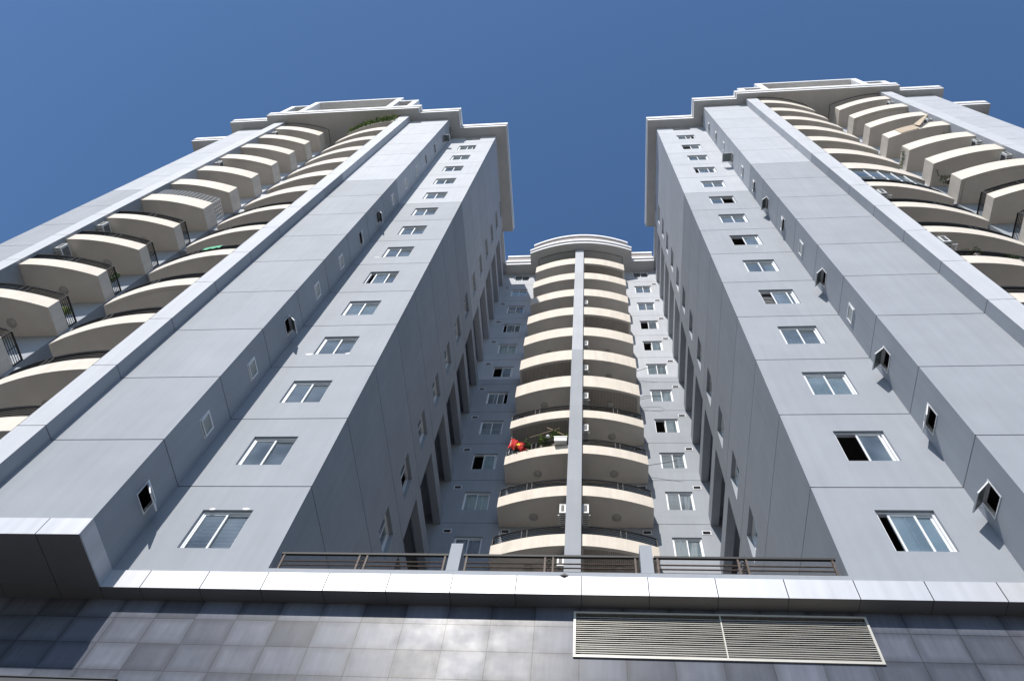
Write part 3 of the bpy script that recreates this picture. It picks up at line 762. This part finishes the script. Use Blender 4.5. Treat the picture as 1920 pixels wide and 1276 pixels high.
# bamboo poles
for (x0, z0, x1, z1, l) in ((-3.25, 1.62, -1.75, 2.0, 'long bamboo pole lying level above the plants of flag balcony'), (-2.4, 2.25, -1.5, 1.35, 'short bamboo pole slanting down to the grey column')):
    G = MB(); G.tube([(x0, ym(x0) + .05, ztj(1) + z0), (x1, ym(x1) + .02, ztj(1) + z1)], .02, 6)
    tag(add('bamboo_pole', G, 'bamboo', None, (x0, ym(x0), ztj(1) + z0)), l, 'pole')
def globe(name, x, y, z, r, m, label, cat):
    G = MB(); n = 12
    for i in range(8):
        for k in range(n):
            q = lambda a, b: (x + r * math.sin(math.pi * a / 8) * math.cos(2 * math.pi * b / n), y + r * math.sin(math.pi * a / 8) * math.sin(2 * math.pi * b / n), z + r * math.cos(math.pi * a / 8))
            G.quad([q(i, k), q(i + 1, k), q(i + 1, k + 1), q(i, k + 1)])
    tag(add(name, G, m, None, (x, y, z), True), label, cat)
globe('globe_lamp', -2.3, ym(-2.3) - .08, ztj(1) + 1.2, .10, 'white', 'round white globe lamp among plants on the flag balcony', 'lamp')
wb = empty('window_box', (-1.65, 20.4, ztj(1) + .35), 'white box planter hooked outside the railing beside grey column', 'planter box')
G = MB(); G.box(-1.95, -1.36, ym(-1.6) - .28, ym(-1.6) - .03, ztj(1) + .42, ztj(1) + .72); add('trough', G, 'ac', wb)
G = MB(); G.box(-1.98, -1.33, ym(-1.6) - .3, ym(-1.6) - .02, ztj(1) + .72, ztj(1) + .78); add('rim', G, 'white', wb)
# terrace plants
plant(-.05, 21.0, 14.75 - 1.2, .3, .4, 160, 'leafy shrub on lowest balcony, right of the column behind railing', ('leaf', 'leaf2'), 'yellow', group='plants on the lowest balcony')
plant(1.0, 20.9, 14.75 - 1.2, .3, .3, 160, 'spiky pale green plant on lowest balcony near right post', ('leaf2', 'leaf'), None, group='plants on the lowest balcony', s=.1)
# drying poles fixed to the middle block balconies
for j, x1, z1, l in ((4, 3.35, .0, 'thin drying pole sticking out of middle block, right side below'), (1, 3.7, -.1, 'long thin drying pole above the white curtained window')):
    G = MB(); G.tube([(2.5, 21.9, ztj(j) + .65), (x1 + .2, 21.6, ztj(j) + .72 + z1)], .014, 5); tag(add('drying_pole', G, 'acdark', None, (2.5, 21.9, ztj(j) + .65)), l, 'pole')
G = MB(); pts = [(2.5, 21.9, ztj(3) + .7)] + [(2.9 + .3 * k, 21.85, ztj(3) + .85) for k in range(3)] + [(3.72, 21.8, ztj(3) + .68), (3.5, 21.7, ztj(3) + .5), (2.9, 21.8, ztj(3) + .52), (2.5, 21.9, ztj(3) + .5)]
tag(add('drying_rack', G if G.tube(pts, .014, 5) else G, 'acdark', None, (2.5, 21.9, ztj(3) + .6)), 'looped wire drying rack sticking out of middle block balcony', 'drying rack')

# right tower: tan sheet, hanging basket, vine, plants
def yr(x): return 9.48 + .057 * (x - sR) ** 2
zt_ = zj(10)
so = empty('shade_sheet', (18.6, 9.3, zt_ + .3), 'tan shade sheet hanging over a high balcony front of right tower, one flap lifted', 'sun shade')
G = MB(); n = 8
for i in range(n):
    xa, xb_ = 17.95 + .95 * i / n, 17.95 + .95 * (i + 1) / n
    G.hexa(lambda a, b, c: (a, yr(a) - b, c), xa, xb_, .012, .03, zt_ - .2, zt_ + .84)
add('panel', G, 'tan', so)
G = MB()
for i in range(n):
    xa, xb_ = 18.95 + 1.0 * i / n, 18.95 + 1.0 * (i + 1) / n
    F = lambda a, b, c: (a, yr(a) - .02 - b - (c) * .12 - (a - 18.95) * .3, zt_ + .85 + (a - 18.95) * .75 - c)
    G.hexa(F, xa, xb_, .0, .02, 0, .8 * (1 - (i) / n) + .08)
add('flap', G, 'tan', so)
bo = empty('hanging_basket', (17.6, 10.7, 39.0), 'hanging basket with pink flowers in front of right tower balcony', 'hanging basket')
bx0, by0, bz0 = 17.62, 10.7, 39.15
G = MB(); leaves(G, (bx0, by0, bz0 + .35), .3, .25, .35, 150, .06, rnd, 0); leaves(G, (bx0, by0 - .1, bz0 + .4), .32, .2, .35, 14, .05, rnd, 1); add('foliage', G, ['leaf', 'pink'], bo)
G = MB(); G.tube([(bx0, by0, bz0 - .12), (bx0, by0, bz0 + .08)], .13, 8); G.tube([(bx0, by0, bz0 + .08), (bx0, by0, zj(8) - .26)], .008, 4); G.tube([(bx0, by0, zj(8) - .27), (bx0 - .16, by0 - .3, zj(8) - .28), (bx0 - .19, by0 - .35, zj(8) - .5)], .012, 4); add('pot', G, 'pot', bo)
G = MB()
for k in range(11): leaves(G, (17.3 + rnd.uniform(-.05, .05), 10.3 + .1 * k, 44.25 + rnd.uniform(-.1, .1)), .12, .14, .34, 40, .055, rnd, k % 2)
tag(add('vine', G, ['leaf', 'leaf2'], None, (17.3, 10.8, 44.2)), 'green vine hanging at the side of a right tower balcony', 'vine')
plant(19.65, 9.75, zj(9) + .6, .35, .5, 160, 'sparse green plant below the tan sheet on the right tower', ('leaf', 'leaf2'), None, group='plants on the right tower', s=.06)
plant(12.7, 9.5, zj(3) + .45, .35, .45, 200, 'plant with pink flowers on inner right tower balcony beside the pale pillar', ('leaf', 'leaf2'), 'pink', group='plants on the right tower')
plant(14.0, 9.65, zj(3) + .2, .5, .35, 200, 'green plants behind black railing at the right edge', ('leaf', 'leaf2'), 'pink', group='plants on the right tower')
# left tower: white security cage, green net, plants
go = empty('security_cage', (-21.8, 9.5, zj(7) + .86), 'white wire security cage above a left tower balcony front', 'security cage')
G = MB(); y0 = 9.48
def yl(x): return y0 + .057 * (x - sL) ** 2
xs = [sL + .3 + 2.95 * i / 12 for i in range(13)]
for k in range(5):
    z = zj(7) + .9 + .22 * k; G.tube([(x, yl(x) + .02, z) for x in xs] + [(xs[-1], YW, z)], .017, 4)
for i in range(0, 16):
    x = sL + .3 + 2.95 * i / 15; G.tube([(x, yl(x) + .02, zj(7) + .86), (x, yl(x) + .02, zj(7) + 1.75)], .013, 4)
for k in range(6):
    y = yl(xs[-1]) + (YW - yl(xs[-1])) * (k + .5) / 6; G.tube([(xs[-1], y, zj(7) + .86), (xs[-1], y, zj(7) + 1.75)], .013, 4)
add('bars', G, 'alu', go)
G = MB(); n = 10
for i in range(n):
    a, b = -15.85 + .8 * i / n, -15.85 + .8 * (i + 1) / n
    za, zb_ = .06 * math.sin(i * 1.7), .06 * math.sin((i + 1) * 1.7)
    G.quad([(a, yin(a) - .03, zj(4) + .66 + za), (b, yin(b) - .03, zj(4) + .66 + zb_), (b, yin(b) - .02, zj(4) + .99), (a, yin(a) - .02, zj(4) + .99)])
tag(add('shade_net', G, 'green', None, (-15.4, 9.4, zj(4) + .62)), 'green net strip tied along a black railing of left tower', 'net')
ac_unit('air conditioner on right tower beside pale pillar, above plant with pink flowers', (12.4, 9.85, zj(4) - 1.0), -1)
ac_unit('air conditioner on right tower beside pale pillar, below the glazed balcony', (12.4, 9.85, zj(6) - 1.0), -1)
gs = empty('glazed_screen', (13.3, 9.4, zj(6) + .4), 'glazed screen with white mullions closing a right tower balcony', 'glazed screen')
def yi2(x): return 9.34 + .057 * (x - PR['xd']) ** 2
G = MB(); F2 = MB(); n = 10
for i in range(n):
    xa, xb_ = 12.15 + 3.1 * i / n, 12.15 + 3.1 * (i + 1) / n
    G.quad([(xa, yi2(xa) + .1, zj(6) + .45), (xb_, yi2(xb_) + .1, zj(6) + .45), (xb_, yi2(xb_) + .1, zj(7) - .27), (xa, yi2(xa) + .1, zj(7) - .27)])
    if i % 2 == 0:
        F2.box(xa - .025, xa + .025, yi2(xa) + .07, yi2(xa) + .12, zj(6) + .45, zj(7) - .27)
for z in (zj(6) + .5, zj(6) + 1.6): F2.tube([(12.15 + 3.1 * i / n, yi2(12.15 + 3.1 * i / n) + .08, z) for i in range(n + 1)], .025, 4)
add('pane', G, 'glass', gs); add('mullions', F2, 'alu', gs)
plant(-20.35, 10.7, zj(4) + .35, .25, .7, 200, 'dark green plant behind side railing of left tower balcony', ('leaf', 'leaf'), None, group='plants on left tower side railings')
plant(-20.35, 10.8, zj(3) + .35, .25, .6, 200, 'bright yellow green plant behind side railing of left tower balcony', ('leaf2', 'leaf2'), None, group='plants on left tower side railings')
plant(-20.5, 10.2, zj(10) + .55, .18, .35, 90, 'small yellow green tuft on solid left tower balcony corner', ('leaf2', 'leaf2'), None, group='plants on left tower side railings')
for k, (a, b, l) in enumerate(((-4.1, -1.4, 'low plants along the top left balcony of middle block'),)):
    G = MB()
    for i in range(34):
        x = a + (b - a) * i / 33; leaves(G, (x, ym(x) + .12, ztj(9) + .98 + rnd.uniform(0, .25)), .1, .12, .2, 14, .055, rnd, rnd.choice((0, 0, 1)))
    tag(add('balcony_plants', G, ['leaf', 'leaf2'], None, (a, 20.8, ztj(9) + .95)), l, 'plants')

# ------------------------------------------------------------------ ground
G = MB(); G.quad([(-900, -900, -GZ), (900, -900, -GZ), (900, 900, -GZ), (-900, 900, -GZ)])
M['ground'] = mat('pale_paving', (.14, .135, .125), .85, noise=.15, nscale=.6)
tag(add('ground', G, 'ground', None, (0, 0, -GZ)), kind='structure')
M['bounce_dimmer_strip'] = mat('bounce_dimmer_dark', (.035, .035, .037), .9, noise=.2, nscale=2)  # dark ground added out of view to cut bounce under the ledge
G = MB(); G.quad([(-900, -22, -GZ + .004), (900, -22, -GZ + .004), (900, 11.4, -GZ + .004), (-900, 11.4, -GZ + .004)])
tag(add('bounce_dimmer_strip', G, 'bounce_dimmer_strip', None, (0, 0, -GZ)), kind='structure')

# ------------------------------------------------------------------ light, sky, camera
dx, dy, dz = .25, 1.0, -1.04
to_sun = Vector((-dx, -dy, -dz)).normalized()
sun = bpy.data.lights.new('sun', 'SUN'); sun.energy = 5.0; sun.angle = math.radians(.53); sun.color = (1.0, .955, .89)
so = bpy.data.objects.new('sun', sun); C.objects.link(so); so.rotation_euler = to_sun.to_track_quat('Z', 'Y').to_euler(); so.location = (0, 0, 90)
w = bpy.data.worlds.new('World'); bpy.context.scene.world = w; w.use_nodes = True
nt = w.node_tree; bg = nt.nodes['Background']; sky = nt.nodes.new('ShaderNodeTexSky'); sky.sky_type = 'NISHITA'; sky.sun_disc = False
sky.sun_elevation = math.asin(to_sun.z); sky.sun_rotation = math.atan2(to_sun.x, to_sun.y)
sky.altitude = 0; sky.air_density = 1.0; sky.dust_density = .3; sky.ozone_density = 3.0
hs_ = nt.nodes.new('ShaderNodeHueSaturation'); hs_.inputs['Saturation'].default_value = 1.12
nt.links.new(sky.outputs[0], hs_.inputs['Color']); nt.links.new(hs_.outputs[0], bg.inputs[0]); bg.inputs[1].default_value = .135

cam = bpy.data.cameras.new('camera'); co = bpy.data.objects.new('camera', cam); C.objects.link(co)
cam.sensor_width = 36; cam.sensor_fit = 'HORIZONTAL'; cam.lens = 1432.33 / 1920 * 36; cam.clip_end = 3000; cam.clip_start = .1
A_ = Vector((0.99421081, 0.06301349, 0.08702973)); B_ = Vector((0.01858745, -0.89863134, 0.43831064)); F_ = Vector((-0.10582712, 0.43415552, 0.89460025))
co.matrix_world = Matrix(((A_.x, B_.x, -F_.x, 0), (A_.y, B_.y, -F_.y, 0), (A_.z, B_.z, -F_.z, GZ), (0, 0, 0, 1)))
sc = bpy.context.scene; sc.camera = co
sc.view_settings.view_transform = 'Standard'; sc.view_settings.look = 'None'; sc.view_settings.exposure = 0.07; sc.view_settings.gamma = 1
sc.render.engine = 'CYCLES'; sc.cycles.max_bounces = 6
